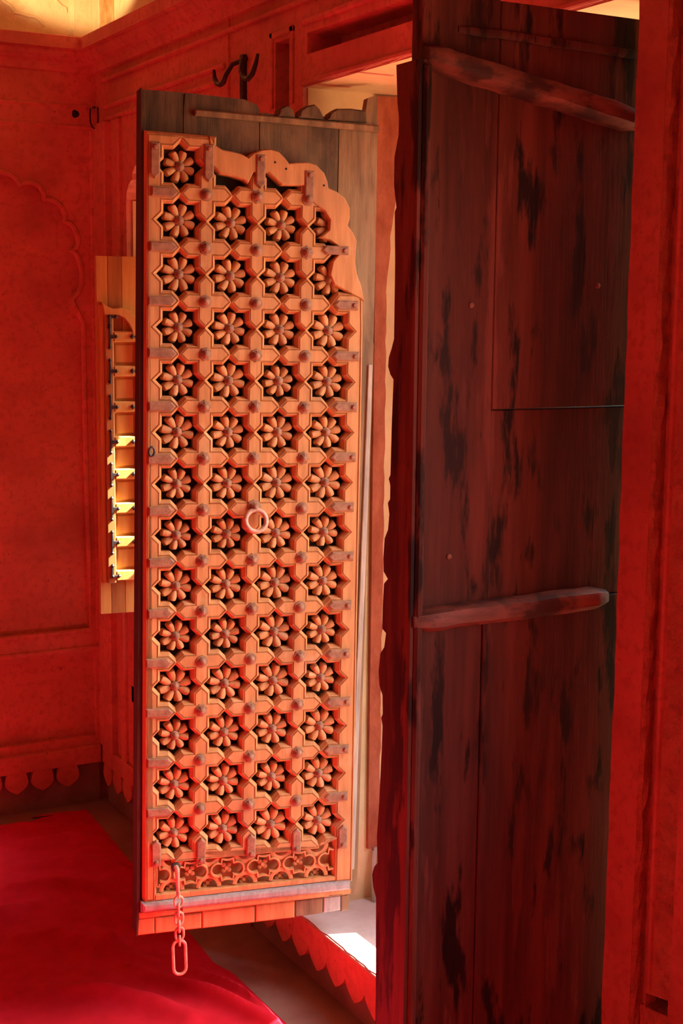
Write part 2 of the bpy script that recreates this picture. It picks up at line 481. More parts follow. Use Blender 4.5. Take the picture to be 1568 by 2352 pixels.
# small window in the corner: lining, and an unseen outer screen added to cut the sunlight
w1 = struct(MB().plate([(3.4, .4), (4.55, .4), (4.55, 2.3), (3.4, 2.3)], [[(3.6, .85), (4.20, .85), (4.20, 1.19), (3.6, 1.19)], [(3.88, 1.30), (4.19, 1.30), (4.19, 1.70), (4.15, 1.77), (4.035, 1.815), (3.92, 1.77), (3.88, 1.70)]], 2.05, 2.10, yz).build('window_1', YEL))
MB().box(XW + .02, 2.05, 4.314, 4.34, .78, 2.02).build('jamb', YEL, w1)
MB().box(XW + .0, 2.05, 3.85, 4.318, .42, .472).build('sill', SILL, w1)

# cornices: mitred profile (out from wall, height)
prof = [(0, 2.435), (.012, 2.437), (.018, 2.452), (.022, 2.462), (.034, 2.468), (.046, 2.480), (.052, 2.492), (.053, 2.498), (.066, 2.500), (.068, 2.536), (.060, 2.540), (0.0, 2.546)]


def cornice(name, pos):
    m = MB()
    vs, fs = [], []
    n = len(prof)
    for e in range(2):
        for (d, z) in prof:
            vs.append(pos(d, z, e))
    for i in range(n):
        a, b = i, (i + 1) % n
        fs.append((a, b, b + n, a + n))
    fs.append(tuple(range(n)))
    fs.append(tuple(range(n, 2 * n)))
    m.add(vs, fs)
    return struct(m.build(name, RED))


cornice('trim_1', lambda d, z, e: (-2.65, YC - d, z) if e == 0 else (XW - d, YC - d, z))
cornice('trim_2', lambda d, z, e: (XW - d, -2.55, z) if e == 0 else (XW - d, YC - d, z))


# petal friezes
def frieze(name, a0, a1, pitch, off, to3, top=.203, neck=.146, tip=.072, gap=.006, root=None):
    """to3(a, out, z): a along the wall, out from the wall."""
    m = MB(to3)
    m.box(a0, a1, -.03, .022, neck - .004, top, .003)
    if root is None:
        root = struct(m.build(name, RED))
    else:
        m.build('band', RED, root)
    MB(to3).box(a0, a1, -.03, .001, 0, neck).build('recess', FLOORM, root)
    hw = pitch / 2 - gap
    N = 8
    right = []
    for i in range(N + 1):
        t = i / N
        z = neck - t * (neck - tip)
        if gap < .002:
            w = hw * (1 - t ** 2.0) + .001
        else:
            w = hw * (0.80 + .20 * sin(min(t / .45, 1) * pi / 2)) if t < .45 else hw * (1 - ((t - .45) / .55) ** 2.2) + .001
        right.append((w, z))
    poly = right + [(-w, z) for w, z in reversed(right)]
    me = MB(lambda a, b, d: to3(a, d, b)).plate(poly, [], .020, .0, lambda a, b, d: (a, b, d)).mesh('petal', RED)
    a = off
    while a - hw > a0:
        a -= pitch
    a += pitch
    while a + hw < a1:
        o = place('petal', me, root)
        o.location = Vector(to3(a, 0, 0)) - Vector(to3(0, 0, 0))
        a += pitch
    return root


frieze('baseboard_left', 0.55, 1.585, .0885, 1.289, lambda a, d, z: (a, YC - d, z))
bb = frieze('baseboard_right', 3.42, 4.575, .0955, 4.337, lambda a, d, z: (XW + .008 - d, a, z))
frieze('baseboard_right', 1.7, 3.42, .0955, 2.912, lambda a, d, z: (XW + .016 - d, a, z), .1595, .100, .050, .0003, bb)

# ------------------------------------------------------------------ carpet
EDGE_X = [(4.52, 1.505), (4.457, 1.505), (4.30, 1.496), (4.076, 1.480), (3.92, 1.472), (3.57, 1.444), (3.44, 1.438), (3.26, 1.425), (3.175, 1.445), (3.02, 1.446), (2.89, 1.448), (2.4, 1.45), (-2.3, 1.44)]


def edge_x(y):
    for (ya, xa), (yb, xb) in zip(EDGE_X, EDGE_X[1:]):
        if yb <= y <= ya:
            t = (y - yb) / (ya - yb)
            return xb + (xa - xb) * t
    return 1.44


def far_y(x):
    if x > 1.39:
        return 4.535
    if x > 1.29:
        return 4.484 + (x - 1.29) * .5
    return min(4.484 + (1.29 - x) * .2, 4.51)


FOLDS = [([(1.25, 4.28), (1.36, 4.26), (1.46, 4.20)], .016, .045), ([(1.2, 4.47), (1.35, 4.40), (1.47, 4.36)], .010, .04),
         ([(1.10, 3.98), (1.22, 3.93), (1.33, 3.80), (1.38, 3.72)], .020, .030), ([(1.20, 3.72), (1.30, 3.62), (1.40, 3.46), (1.435, 3.38)], .016, .04),
         ([(1.02, 3.62), (1.12, 3.58), (1.20, 3.44), (1.27, 3.32)], .018, .035), ([(1.13, 3.43), (1.21, 3.44), (1.26, 3.47)], .016, .022),
         ([(1.22, 3.30), (1.30, 3.14), (1.345, 3.05), (1.39, 2.95), (1.42, 2.85)], .020, .03), ([(1.00, 3.30), (1.10, 3.22), (1.2, 3.1), (1.25, 3.0)], .018, .04),
         ([(1.36, 3.22), (1.40, 3.10), (1.43, 2.98), (1.435, 2.9)], .014, .022), ([(0.85, 3.8), (1.0, 3.78), (1.1, 3.82)], .018, .05),
         ([(1.18, 4.12), (1.28, 4.10), (1.40, 4.00), (1.45, 3.9)], .013, .035)]


def fold_h(x, y):
    h = .006
    for pl, amp, wd in FOLDS:
        best, tt = 9, 0
        L = len(pl) - 1
        for i in range(L):
            ax, ay = pl[i]
            bx, by = pl[i + 1]
            dx, dy = bx - ax, by - ay
            t = max(0, min(1, ((x - ax) * dx + (y - ay) * dy) / (dx * dx + dy * dy)))
            e = sqrt((x - ax - dx * t) ** 2 + (y - ay - dy * t) ** 2)
            if e < best:
                best, tt = e, (i + t) / L
        if best < 3 * wd:
            h += 1.9 * amp * math.exp(-(best / (wd * .8)) ** 2) * (0.35 + .65 * sin(pi * min(max(tt, .06), .94)))
    h += .0025 * sin(9 * x + 5 * y) + .002 * sin(21 * x - 13 * y + 1.3)
    return max(h, .004)


NX, NY = 210, 300
vs, fs = [], []
for j in range(NY + 1):
    v = j / NY
    for i in range(NX + 1):
        uu = (i / NX) ** .6
        x0 = -1.3 + uu * (1.5 + 1.3)
        y = far_y(x0) + (2.5 - far_y(x0)) * v / .8 if v < .8 else 2.5 - (v - .8) / .2 * 4.7
        x = -1.3 + uu * (edge_x(y) + 1.3)
        e = min((edge_x(y) - x) / .03, 1.0, (far_y(x0) - y) / .03)
        e = max(e, 0)
        vs.append((x, y, .004 + (fold_h(x, y) - .004) * e))
for j in range(NY):
    for i in range(NX):
        a = j * (NX + 1) + i
        fs.append((a, a + 1, a + NX + 2, a + NX + 1))
m_ = MB()
m_.add(vs, fs)
cp = m_.build('carpet', CARPET, None, True)
tag(cp, 'crumpled red cloth spread over the brown stone floor', 'carpet')

# ------------------------------------------------------------------ carved shutter (far leaf)
la, lp, ll = radians(10.53), .017, .0075
d_ = Vector((cos(la), -sin(la), 0)); n_ = Vector((sin(la), cos(la), 0)); z_ = Vector((0, 0, 1))
Zb = z_ * cos(ll) + n_ * sin(ll)
LX = d_ * cos(lp) - Zb * sin(lp)
LZ = d_ * sin(lp) + Zb * cos(lp)
LY = LZ.cross(LX)
SB, TB = -.085, -.243                               # base corner, measured from the lowest left star
LO = Vector((1.2232, 3.04, .4711)) + LX * SB + LZ * TB
leaf = empty('carved_shutter', frame(LX, LY, LZ, LO))
tag(leaf, 'carved wooden window shutter with rows of flower stars, standing open left of the dark shutter', 'shutter')
LF = lambda s, y, t: (s - SB, y, t - TB)            # builder coordinates -> local
lft = lambda a, b, d: (a, d, b)
P = .1177


def leaf_part(name, mb_, m, smooth=False, parent=None):
    return mb_.build(name, m, parent or leaf, smooth)


# back boards
b1 = [(-.085, -.243), (.0095, -.243), (.0105, 1.693), (-.0855, 1.693)]
b2 = [(.0115, -.243), (.186, -.243), (.186, 1.667), (.180, 1.678), (.149, 1.688), (.06, 1.691), (.0165, 1.693), (.0125, 1.66)]
b3 = [(.188, -.243), (.374, -.243), (.374, 1.655), (.345, 1.661), (.334, 1.664), (.28, 1.658), (.23, 1.658), (.195, 1.662), (.188, 1.66)]
b4 = [(.376, -.232), (.463, -.205), (.465, .295), (.4685, .72), (.4724, 1.24), (.470, 1.54), (.466, 1.72), (.4434, 1.7117), (.4388, 1.682), (.376, 1.672)]
for b, m in ((b1, WOODB2), (b2, WOODB2), (b3, WOODB2), (b4, WOODB)):  # left boards in a darker copy of the weathered board
    leaf_part('board', MB(LF).plate(b, [], 0, .03, lft), m)
for b in ([(.226, 1.655), (.2305, 1.673), (.243, 1.680), (.2507, 1.6805), (.262, 1.672), (.268, 1.655)], [(.274, 1.655), (.279, 1.672), (.2923, 1.682), (.3126, 1.6875), (.325, 1.678), (.338, 1.655)],
          [(.343, 1.655), (.350, 1.671), (.3647, 1.6814), (.40, 1.684), (.437, 1.6817), (.440, 1.655)]):
    leaf_part('broken_block', MB(LF).loft(b, [(0, .03), (0, -.006), (.004, -.012)], lft), WOODB2)
leaf_part('free_edge', MB(LF).plate([(-.0872, -.243), (-.0842, -.243), (-.0790, -.15), (-.0795, 1.60), (-.0850, 1.61), (-.0855, 1.693), (-.0875, 1.693)], [], -.024, .031, lft), WOODE)  # dark lath laid over the free edge and its margin
leaf_part('top_batten', MB(LF).loft([(.0354, 1.6438), (.469, 1.6352), (.469, 1.6502), (.0354, 1.6575)], [(0, 0), (0, -.008), (.003, -.012)], lft), WOODB)
leaf_part('dark_backing', MB(LF).plate([(-.06, -.145), (.42, -.145), (.42, 1.27), (.40, 1.33), (.395, 1.375), (.38, 1.43), (.335, 1.475), (.32, 1.53), (-.06, 1.545)], [], -.003, .001, lft), WOODK)  # near-black sheet that makes the star holes dark
# edge board on the hinge side and its slanting grey strip
leaf_part('edge_board', MB(LF).plate([(.441, -.205), (.462, -.2), (.4635, .295), (.4665, .72), (.469, 1.15), (.44, 1.16)], [], -.012, .0, lft), WOODB)
leaf_part('grey_strip', MB(LF).loft([(.4405, -.14), (.452, -.134), (.456, .295), (.4627, .72), (.4655, 1.10), (.456, 1.10), (.444, .30)], [(0, -.011), (0, -.016), (.0015, -.017)], lft), WOODG)

CR = [(-.0058, -.002), (-.0058, -.021), (0, -.033), (.0013, -.034), (.0022, -.0322), (.0031, -.034), (.0040, -.0322), (.0049, -.034)]
k1, k2 = .1464 * P, .3536 * P


def q4(sx, sy):
    pts = [(k1, k1), (k1, k2), (0, P / 2)]
    return pts


cross = []
for q in range(4):
    ca, sa = (1, 0, -1, 0)[q], (0, 1, 0, -1)[q]
    for (x, y) in [(P / 2, 0), (k2, k1), (k1, k1), (k1, k2)]:
        cross.append((ca * x - sa * y, sa * x + ca * y))
cross_me = MB().loft(cross, CR, lambda a, b, d: (a, d, b)).mesh('lattice_cross', WOODC)
rows = [(13 - r) * P for r in range(14)]             # centre height of star row r
cols = [c * P for c in range(4)]
boss_me = [MB().lathe([(.0148, 0), (.0140, -.003), (.0098, -.004), (.0090, -.008), (.0062, -.0128), (.0025, -.0150)], lft, 24, .10 if v else 0.02, 8).mesh('boss', IRON, True) for v in range(2)]
for r in range(13):
    for c in range(3):
        s, t = cols[c] + P / 2, rows[r] - P / 2
        place('lattice_cross', cross_me, leaf, LF(s, 0, t))
        if not (r == 6 and c == 1):
            bo = place('boss', boss_me[random.random() < .75], leaf, LF(s + random.uniform(-.001, .001), -.033, t + random.uniform(-.001, .001)))
            bo.rotation_euler = (0, random.uniform(0, 6), 0)

# left stile with the star notches and the top rail over the first star
ls = [(-.0765, 1.5975)]
ls += [(-.0685, -.157), (-.046, -.157), (-.046, -.060), (0, -.060), (0, -P / 2)]
for r in reversed(range(14)):
    t = rows[r]
    ls += [(-k1, t - k2), (-k2, t - k2), (-k2, t - k1), (-P / 2, t), (-k2, t + k1), (-k2, t + k2), (-k1, t + k2)]
    if r > 0:
        ls += [(0, t + P / 2)]
t = rows[0]
ls += [(0, t + P / 2), (k1, t + k2), (k2, t + k2), (k2, t + k1), (P / 2, t), (P / 2 + k1, t + k1), (P / 2 + k1, 1.594)]
ls = [p for i, p in enumerate(ls) if p != ls[i - 1]]
leaf_part('stile', MB(LF).loft(ls, CR, lft), WOODC)
rs = [(.4395, -.157), (.434, .72), (.433, .93), (.431, 1.18), (.428, 1.262)]
rs += [(cols[3] + .02, 1.262), (cols[3], rows[2] - P / 2)]
for r in range(3, 14):
    t = rows[r]
    rs += [(cols[3] + k1, t + k2), (cols[3] + k2, t + k2), (cols[3] + k2, t + k1), (cols[3] + P / 2, t), (cols[3] + k2, t - k1), (cols[3] + k2, t - k2), (cols[3] + k1, t - k2), (cols[3], t - P / 2)]
rs += [(cols[3], -.060), (.397, -.048), (.397, -.157)]
leaf_part('stile', MB(LF).loft(rs, CR, lft), WOODC)
br = [(0, -.066), (0, -P / 2)]
for c in range(3):
    s = cols[c]
    br += [(s + k1, -k2), (s + k2, -k2), (s + k2, -k1), (s + P / 2, 0), (s + P / 2 + k1, -k1), (s + P / 2 + k1, -k2), (s + P - k1, -k2), (s + P, -P / 2)]
br += [(cols[3], -.066)]
leaf_part('rail', MB(LF).loft(br, CR, lft), WOODC)
leaf_part('bottom_edge', MB(LF).loft([(-.046, -.157), (.398, -.153), (.398, -.141), (-.046, -.142)], [(0, 0), (0, -.03), (.002, -.034)], lft), WOODC)

# rosettes: eight carved petals each, an iron stud in the middle
def rosette_mesh(R):
    m = MB()
    vs, fs = [], []
    A, Rn = 8 * 14, 8
    for i in range(Rn + 1):
        q = i / Rn
        for k in range(A):
            th = 2 * pi * k / A
            w = abs(((th * 8 / (2 * pi)) % 1.0) - .5) * 2        # 0 at petal axis, 1 in the gap
            rad = R * (1 - .58 * w ** 5.5)
            rr = .10 * R + (rad - .10 * R) * q
            wloc = rr * abs(w) * (pi / 8)
            half = .258 * R * sqrt(max(0.02, 1 - ((rr - .64 * R) / (.44 * R)) ** 2))
            e = max(0, 1 - (wloc / max(half, .0015)) ** 2)
            hgt = -.005 - .014 * e ** .36 * (.55 + .45 * sin(min(rr / R, 1) * pi * .62)) - .004 * (rr / R)
            if q == 1:
                hgt = -.004
            vs.append((rr * cos(th), hgt, rr * sin(th)))
    for i in range(Rn):
        for k in range(A):
            a, b = i * A + k, i * A + (k + 1) % A
            fs.append((a, b, b + A, a + A))
    fs.append(tuple(range(A)))
    m.add(vs, fs)
    return m.mesh('rosette', WOODC, True)


ros = [rosette_mesh(R) for R in (.0365, .039, .041)]
stud_me = MB().lathe([(.0112, 0), (.0108, -.003), (.0084, -.0045), (.0080, -.007), (.0055, -.0115), (.0020, -.0135)], lft, 20, .06, 6).mesh('stud', IRON, True)
for r in range(14):
    for c in range(4):
        if r == 0 and c > 0:
            continue
        ro = place('rosette', ros[random.choice((0, 1, 1, 2))], leaf, LF(cols[c], -.003, rows[r]))
        ro.rotation_euler = (0, pi / 2 + random.uniform(-.22, .22), 0)
        st = place('stud', stud_me, ro, (0, -.016, 0))

# cusped arch board over the upper right corner
arch = [(0.064, 1.597), (0.075, 1.579), (0.093, 1.569), (0.119, 1.566), (0.138, 1.562), (0.152, 1.555), (0.164, 1.566), (0.183, 1.574), (0.203, 1.577), (0.222, 1.573), (0.238, 1.559), (0.247, 1.548), (0.265, 1.551), (0.293, 1.553), (0.312, 1.548), (0.33, 1.532), (0.338, 1.514), (0.341, 1.499), (0.361, 1.492), (0.381, 1.479), (0.393, 1.457), (0.394, 1.435), (0.389, 1.418), (0.403, 1.401), (0.412, 1.383), (0.41, 1.36), (0.409, 1.337), (0.415, 1.307), (0.426, 1.281), (0.433, 1.250),
        (0.362, 1.283), (0.351, 1.305), (0.357, 1.335), (0.370, 1.351), (0.369, 1.371), (0.348, 1.384), (0.327, 1.389), (0.347, 1.406), (0.348, 1.429), (0.334, 1.449), (0.309, 1.464), (0.285, 1.503), (0.232, 1.502), (0.219, 1.513), (0.2, 1.528), (0.165, 1.526), (0.152, 1.502), (0.143, 1.509), (0.116, 1.516), (0.09, 1.52), (0.068, 1.54)]
leaf_part('arch_board', MB(LF).loft(arch, [(-.002, -.001), (-.002, -.030), (.0005, -.036), (.002, -.0365)], lft), WOODC)
for (s, t) in ((.214, 1.55), (.24, 1.537), (.33, 1.505)):
    leaf_part('peg', MB(lambda a, y, b: LF(a + s, y - .036, b + t)).lathe([(.003, 0), (.0025, -.001)], lft, 8), WOODK)

# iron straps
def strap(s0, t0, s1, t1, w=.021, nail_end=1):
    """From (s0,t0), pointed end, to (s1,t1), square end."""
    a = Vector((s0, t0)); b = Vector((s1, t1))
    e = (b - a).normalized(); nn = Vector((-e.y, e.x)) * (w / 2)
    pts = [a, a + e * .010 + nn, b + nn, b - nn, a + e * .010 - nn]
    o = leaf_part('iron_strap', MB(LF).loft([tuple(p) for p in pts], [(0, -.032), (0, -.0375), (.003, -.0395)], lft), IRON)
    for p in ((b - e * .010), (a + e * .016)):
        MB(lambda x, y, z: LF(x + p.x, y - .0385, z + p.y)).lathe([(.0062, 0), (.0055, -.003), (.003, -.006)] if nail_end else [(.0028, 0), (.0018, -.0015)], lft, 10).build('nail', IRON, o, True)
        if nail_end:
            nail_end = 0
    return o


for r in range(13):
    t = rows[r] - P / 2
    strap(-.009 + random.uniform(-.003, .003), t, -.068 + random.uniform(-.004, .003), t + random.uniform(-.002, .002), nail_end=0)
for r in range(2, 13):
    t = rows[r] - P / 2
    strap(.3625 + random.uniform(-.002, .002), t + .001, .4215 + random.uniform(-.003, .003), t + .001)
strap(.330, 1.3607, .393, 1.3607, .02)
for (s, ta, tb) in ((.0625, 1.499, 1.58), (.181, 1.490, 1.565), (.2955, 1.466, 1.536), (-.058, 1.500, 1.578)):
    strap(s, ta, s, tb, .022)
for (s, ta, tb) in ((-.0445, -.008, -.072), (.0622, -.012, -.076), (.1833, -.014, -.072), (.2965, -.010, -.070), (.4132, -.012, -.071)):
    strap(s, ta, s, tb, .022)
leaf_part('support_block', MB(LF).box(.166, .198, -.033, -.001, 1.466, 1.492, .003), WOODC)

# bottom panel: pierced tracery with small flowers
leaf_part('tracery_ground', MB(LF).box(-.046, .398, -.005, -.001, -.142, -.058), WOODC)


def quatre(cx, cz, w=.0445):
    pts = []
    def arc(x, z, r, a0, a1, n=7):
        for i in range(n + 1):
            a = radians(a0 + (a1 - a0) * i / n)
            pts.append((cx + x + r * cos(a), cz + z + r * sin(a)))
    arc(.0235, 0, .0165, -120, 120, 10)
    pts.append((cx + .0145, cz + .0205))
    arc(.0, .050, .0265, -60, -86, 4)
    arc(.0, .050, .0265, -94, -120, 4)
    pts.append((cx - .0145, cz + .0205))
    arc(-.0235, 0, .0165, 60, 300, 10)
    pts.append((cx - .0145, cz - .0205))
    arc(.0, -.050, .0265, 120, 94, 4)
    arc(.0, -.050, .0265, 86, 60, 4)
    pts.append((cx + .0145, cz - .0205))
    return pts


TR_Z = -.0985
U = .0888
flower_me = MB()
flower_me.lathe([(.0058, 0), (.0055, -.006), (.004, -.0072), (.0015, -.0062)], lft, 10)
for q in range(4):
    a = pi / 4 + q * pi / 2
    flower_me.lathe([(.0062, 0), (.0058, -.003), (.0035, -.0048), (.001, -.0053)], lambda x, y, h, a=a: (x + .0092 * cos(a), h, y + .0092 * sin(a)), 10)
flower_me = flower_me.mesh('carved_flower', WOODC, True)
for c in range(-1, 5):
    cx = .0403 + c * U - .0005
    pts = [p for p in quatre(cx, TR_Z + .002 * (c - 1) * 0)]
    ptsc = [(min(max(a, -.044), .396), min(max(b, -.139), -.059)) for a, b in pts]
    if c in (-1, 4):
        ptsc = [p for p in ptsc if -.0435 < p[0] < .3955]
        if len(ptsc) < 6:
            continue
        leaf_part('tracery', MB(LF).tube([(a, -.024, b) for a, b in ptsc], .0034, False, 6, True, 2.2), WOODC, True)
    else:
        leaf_part('tracery', MB(LF).tube([(a, -.024, b) for a, b in ptsc], .0034, True, 6, True, 2.2), WOODC, True)
        place('carved_flower', flower_me, leaf, LF(cx, -.014, TR_Z))
    for sg in (-1, 1):
        fx, fz = cx + U / 2, TR_Z + sg * .034
        if -.03 < fx < .38:
            arcp = []
            for i in range(11):
                a = radians(180 * i / 10)
                arcp.append((fx + .0255 * cos(a), -.024, TR_Z + sg * .0405 - sg * .026 * sin(a)))
            leaf_part('tracery', MB(LF).tube(arcp, .003, False, 6, True, 2.0), WOODC, True)
            place('carved_flower', flower_me, leaf, LF(fx, -.010, fz))

# grey rounded rail, saw-toothed strip, bottom rails
gr = [(-.0785, -.1835), (.4375, -.1800), (.4371, -.1527), (-.0788, -.1565)]
leaf_part('grey_rail', MB(LF).loft(gr, [(0, 0), (0, -.030), (.004, -.039), (.009, -.042)], lft), GREYRAIL)
teeth = []
nt_ = 62
for i in range(nt_ + 1):
    s = .02 + (.4375 - .02) * i / nt_
    teeth.append((s, -.181 + .0035 * i / nt_ + (.006 if i % 2 else 0)))
leaf_part('sawtooth_strip', MB(LF).plate(teeth + [(.4375, -.187), (.02, -.192)], [], -.036, -.001, lft), WOODC)
leaf_part('lower_rail', MB(LF).loft([(-.082, -.2005), (.44, -.1945), (.44, -.187), (-.082, -.1845)], [(0, 0), (0, -.024), (.002, -.026)], lft), WOODC)
for (a, b, t0, t1) in ((-.085, -.044, -.243, -.202), (-.042, .069, -.243, -.204), (.071, .20, -.243, -.201), (.202, .300, -.242, -.199)):
    leaf_part('foot_board', MB(LF).loft([(a, t0), (b, t0 + .0005), (b, t1), (a, t1)], [(0, .0), (0, -.019), (.0025, -.021)], lft), WOODC)
for (a, b, t0, t1, m) in ((.302, .372, -.241, -.199, WOODB), (.374, .418, -.238, -.198, GREYRAIL), (.420, .440, -.240, -.197, WOODB)):
    leaf_part('foot_board', MB(LF).loft([(a, t0), (b, t0 + .002), (b, t1), (a, t1)], [(0, .0), (0, -.017), (.0025, -.019)], lft), m)
leaf_part('worn_hole_shade', MB(LF).plate([(.385, -.193), (.395, -.186), (.408, -.184), (.418, -.188), (.42, -.192)], [], -.0275, -.020, lft), WOODK)  # dark plate stands in for the shade inside a worn hole

# ring handle
sx_, sz_ = .178, .770
st = leaf_part('handle_staple', MB(lambda a, y, b: LF(a + sx_, y - .033, b + sz_)).lathe([(.017, 0), (.016, -.003), (.011, -.005), (.009, -.010), (.006, -.017), (.002, -.020)], lft, 16, .06, 8), IRON, True)
ring = [(sx_ + .001 + .0245 * sin(2 * pi * i / 28), -.052 + .006 * cos(2 * pi * i / 28), .740 + .0245 * cos(2 * pi * i / 28)) for i in range(28)]
leaf_part('ring_handle', MB(LF).tube(ring, .0058, True, 10), CHAINM, True)
# small latch eye on the left stile
leaf_part('latch_eye', MB(LF).tube([(-.062 + .006 * cos(a), -.040 - .002, .900 + .010 * sin(a)) for a in [2 * pi * i / 14 for i in range(14)]], .0028, True, 6), IRONK, True)

# latch chain hanging at the free edge
def wpt(s, y, t):
    return LO + LX * (s - SB) + LY * y + LZ * (t - TB)


c0 = wpt(-.0005, -.060, -.076)
chain = empty('latch_chain', Matrix.Translation(c0))
tag(chain, 'rusty latch chain with a long end link hanging from the carved shutter', 'chain')
ex, ey = d_.copy(), n_.copy()


def cp_(x, y, z):
    v = ex * x + ey * y
    return (v.x, v.y, z)


MB(cp_).tube([(.0, .018, .004), (.0, .004, .004), (.0, -.004, .002), (.0005, -.006, -.006), (.001, -.005, -.03), (.002, -.004, -.052), (.003, -.003, -.066)], [.006, .0065, .0065, .0055, .0045, .0045, .0050], seg=8).build('hook_bar', CHAINM, chain, True)
MB(cp_).lathe([(.012, 0), (.011, -.003), (.006, -.005)], lambda x, y, h: (x, .012 + h, y + .003), 10).build('hook_plate', IRONK, chain, True)


def link(cx, cz, w, h, r, turn, name='chain_link', lean=0.0, m=None):
    pts = []
    hw, hh = w / 2, h / 2 - w / 2
    for i in range(9):
        a = pi * i / 8
        pts.append((hw * cos(a), hh + hw * sin(a)))
    for i in range(9):
        a = pi + pi * i / 8
        pts.append((hw * cos(a), -hh + hw * sin(a)))
    q = [(cx + a * cos(turn) + b * lean, -.004 + a * sin(turn), cz + b) for a, b in pts]
    return MB(cp_).tube(q, r, True, 8).build(name, m or CHAINM, chain, True)


link(.003, -.076, .020, .026, .0032, .15)
link(.003, -.096, .011, .030, .0032, 1.35)
link(.004, -.117, .019, .030, .0032, .2)
link(.0045, -.137, .011, .026, .0032, 1.3)
link(.005, -.155, .019, .030, .0032, .1)
link(.005, -.172, .010, .022, .0030, 1.4)
link(.0045, -.213, .030, .084, .0039, .06, 'end_link', -.03)

# ------------------------------------------------------------------ dark shutter (near leaf)
NO = Vector((1.15, 1.95, .2))
dark = empty('dark_shutter', Matrix.Translation(NO))
tag(dark, 'dark stained plank shutter seen from its back, nearest the stone pillar', 'shutter')
DW = lambda x, y, z: (x - NO.x, y - NO.y, z - NO.z)
edge = [(1.160, 2.071), (1.163, 2.013), (1.166, 1.99), (1.166, 1.964), (1.159, 1.93), (1.159, 1.885), (1.164, 1.852), (1.161, 1.845), (1.163, 1.766), (1.163, 1.645), (1.159, 1.630), (1.154, 1.615), (1.153, 1.60), (1.157, 1.588), (1.163, 1.580), (1.161, 1.50), (1.160, 1.425), (1.157, 1.418), (1.160, 1.408), (1.160, 1.385), (1.156, 1.378), (1.159, 1.36), (1.157, 1.334), (1.151, 1.318), (1.149, 1.285), (1.150, 1.262), (1.158, 1.252), (1.151, 1.242), (1.149, 1.20), (1.149, 1.165), (1.156, 1.16), (1.153, 1.135), (1.146, 1.122), (1.143, 1.09), (1.145, 1.066), (1.151, 1.052),
        (1.152, 1.02), (1.149, 1.012), (1.152, 1.0), (1.151, .96), (1.147, .851), (1.144, .80), (1.146, .755), (1.140, .745), (1.136, .728), (1.138, .708), (1.144, .690), (1.146, .508), (1.145, .2)]
XL = 1.190
side = [(1.95 * XL / a, b) for a, b in edge]
MB(DW).plate([(1.932, .2)] + list(reversed(side)) + [(1.932, 2.071)], [], XL, 1.2065, yz).build('stile', WOODD, dark)
MB(DW).box(1.197, 1.212, 1.926, 1.95, .2, 2.066, .004).build('edge_moulding', WOODD, dark)
yo = {0: 1.948, 1: 1.951, 2: 1.949, 3: 1.953, 4: 1.9495}
MB(DW).box(1.205, 1.3495, yo[0], 1.98, 1.20, 2.185, .0015).build('plank', WOODD, dark)
MB(DW).box(1.205, 1.343, yo[1], 1.98, .2, 1.199, .0015).build('plank', WOODD, dark)
MB(DW).box(1.351, 1.71, yo[2], 1.98, 1.531, 2.176, .0015).build('plank', WOODD, dark)
MB(DW).box(1.351, 1.71, yo[3], 1.98, 1.20, 1.529, .0015).build('plank', WOODD, dark)
MB(DW).box(1.3445, 1.71, yo[4], 1.98, .2, 1.199, .0015).build('plank', WOODD, dark)


def batten(x0, za, x1, zb, hh, dep, m, ends=.02):
    n = 14
    vs, fs = [], []
    for i in range(n + 1):
        t = i / n
        x = x0 + (x1 - x0) * t
        z = za + (zb - za) * t + random.uniform(-.0012, .0012)
        e = min(1.0, t * n / 1.3 + .72, (1 - t) * n / 1.3 + .72)
        hgt, dp = hh / 2 * e * random.uniform(.94, 1.04), dep * e * random.uniform(.95, 1.04)
        for (a, b) in ((1, .0), (.95, .55), (.7, .92), (.15, 1.0), (-.45, .95), (-.9, .6), (-1, .0)):
            vs.append((x, 1.951 - dp * b, z + hgt * a))
    k = 7
    for i in range(n):
        for j in range(k):
            a, b = i * k + j, i * k + (j + 1) % k
            fs.append((a, b, b + k, a + k))
    fs.append(tuple(range(k)))
    fs.append(tuple(n * k + j for j in range(k)))
    mm = MB(DW)
    mm.add(vs, fs)
    return mm.build('batten', m, dark, True)


batten(1.205, 2.078, 1.63, 2.008, .042, .036, WOODD2)
batten(1.195, 1.192, 1.592, 1.197, .040, .034, WOODD2)
batten(1.27, 2.125, 1.64, 2.118, .016, .008, WOODD)
for (x, z) in ((1.272, 1.292), (1.305, 1.70), (1.56, 1.735), (1.225, 1.185), (1.60, 2.02)):
    MB(lambda a, y, b: DW(a + x, y + 1.9485, b + z)).lathe([(.005, 0), (.0045, -.003), (.002, -.0045)], lft, 10).build('nail', IRON, dark, True)

# ------------------------------------------------------------------ small carved shutter in the corner
mb_ = radians(7)
mX = Vector((cos(mb_), -sin(mb_), 0)); mY = Vector((sin(mb_), cos(mb_), 0))
MO = Vector((1.74, 4.2, 0)) + mX * -.2725 + Vector((0, 0, .738))
small = empty('small_shutter', frame(mX, mY, z_, MO))
tag(small, 'small honey coloured new wooden shutter with iron brackets, in the corner behind the carved shutter', 'shutter')
for (a, b, m) in ((0, .0345, WOODN), (.0355, .0785, WOODN2), (.0795, .1695, WOODN), (.1705, .27, WOODN)):
    MB().box(a, b, 0, .02, 0, 1.108, .001).build('board', m, small)
MB().box(.006, .020, -.012, .001, .10, .962, .002).build('edge_strip', WOODN, small)
for (a, b, n) in ((.0195, .047, 'stile'), (.118, .145, 'stile'), (.214, .242, 'stile')):
    MB().box(a, b, -.022, .001, .10, .945 if a < .1 else .88, .003).build(n, WOODN2, small)
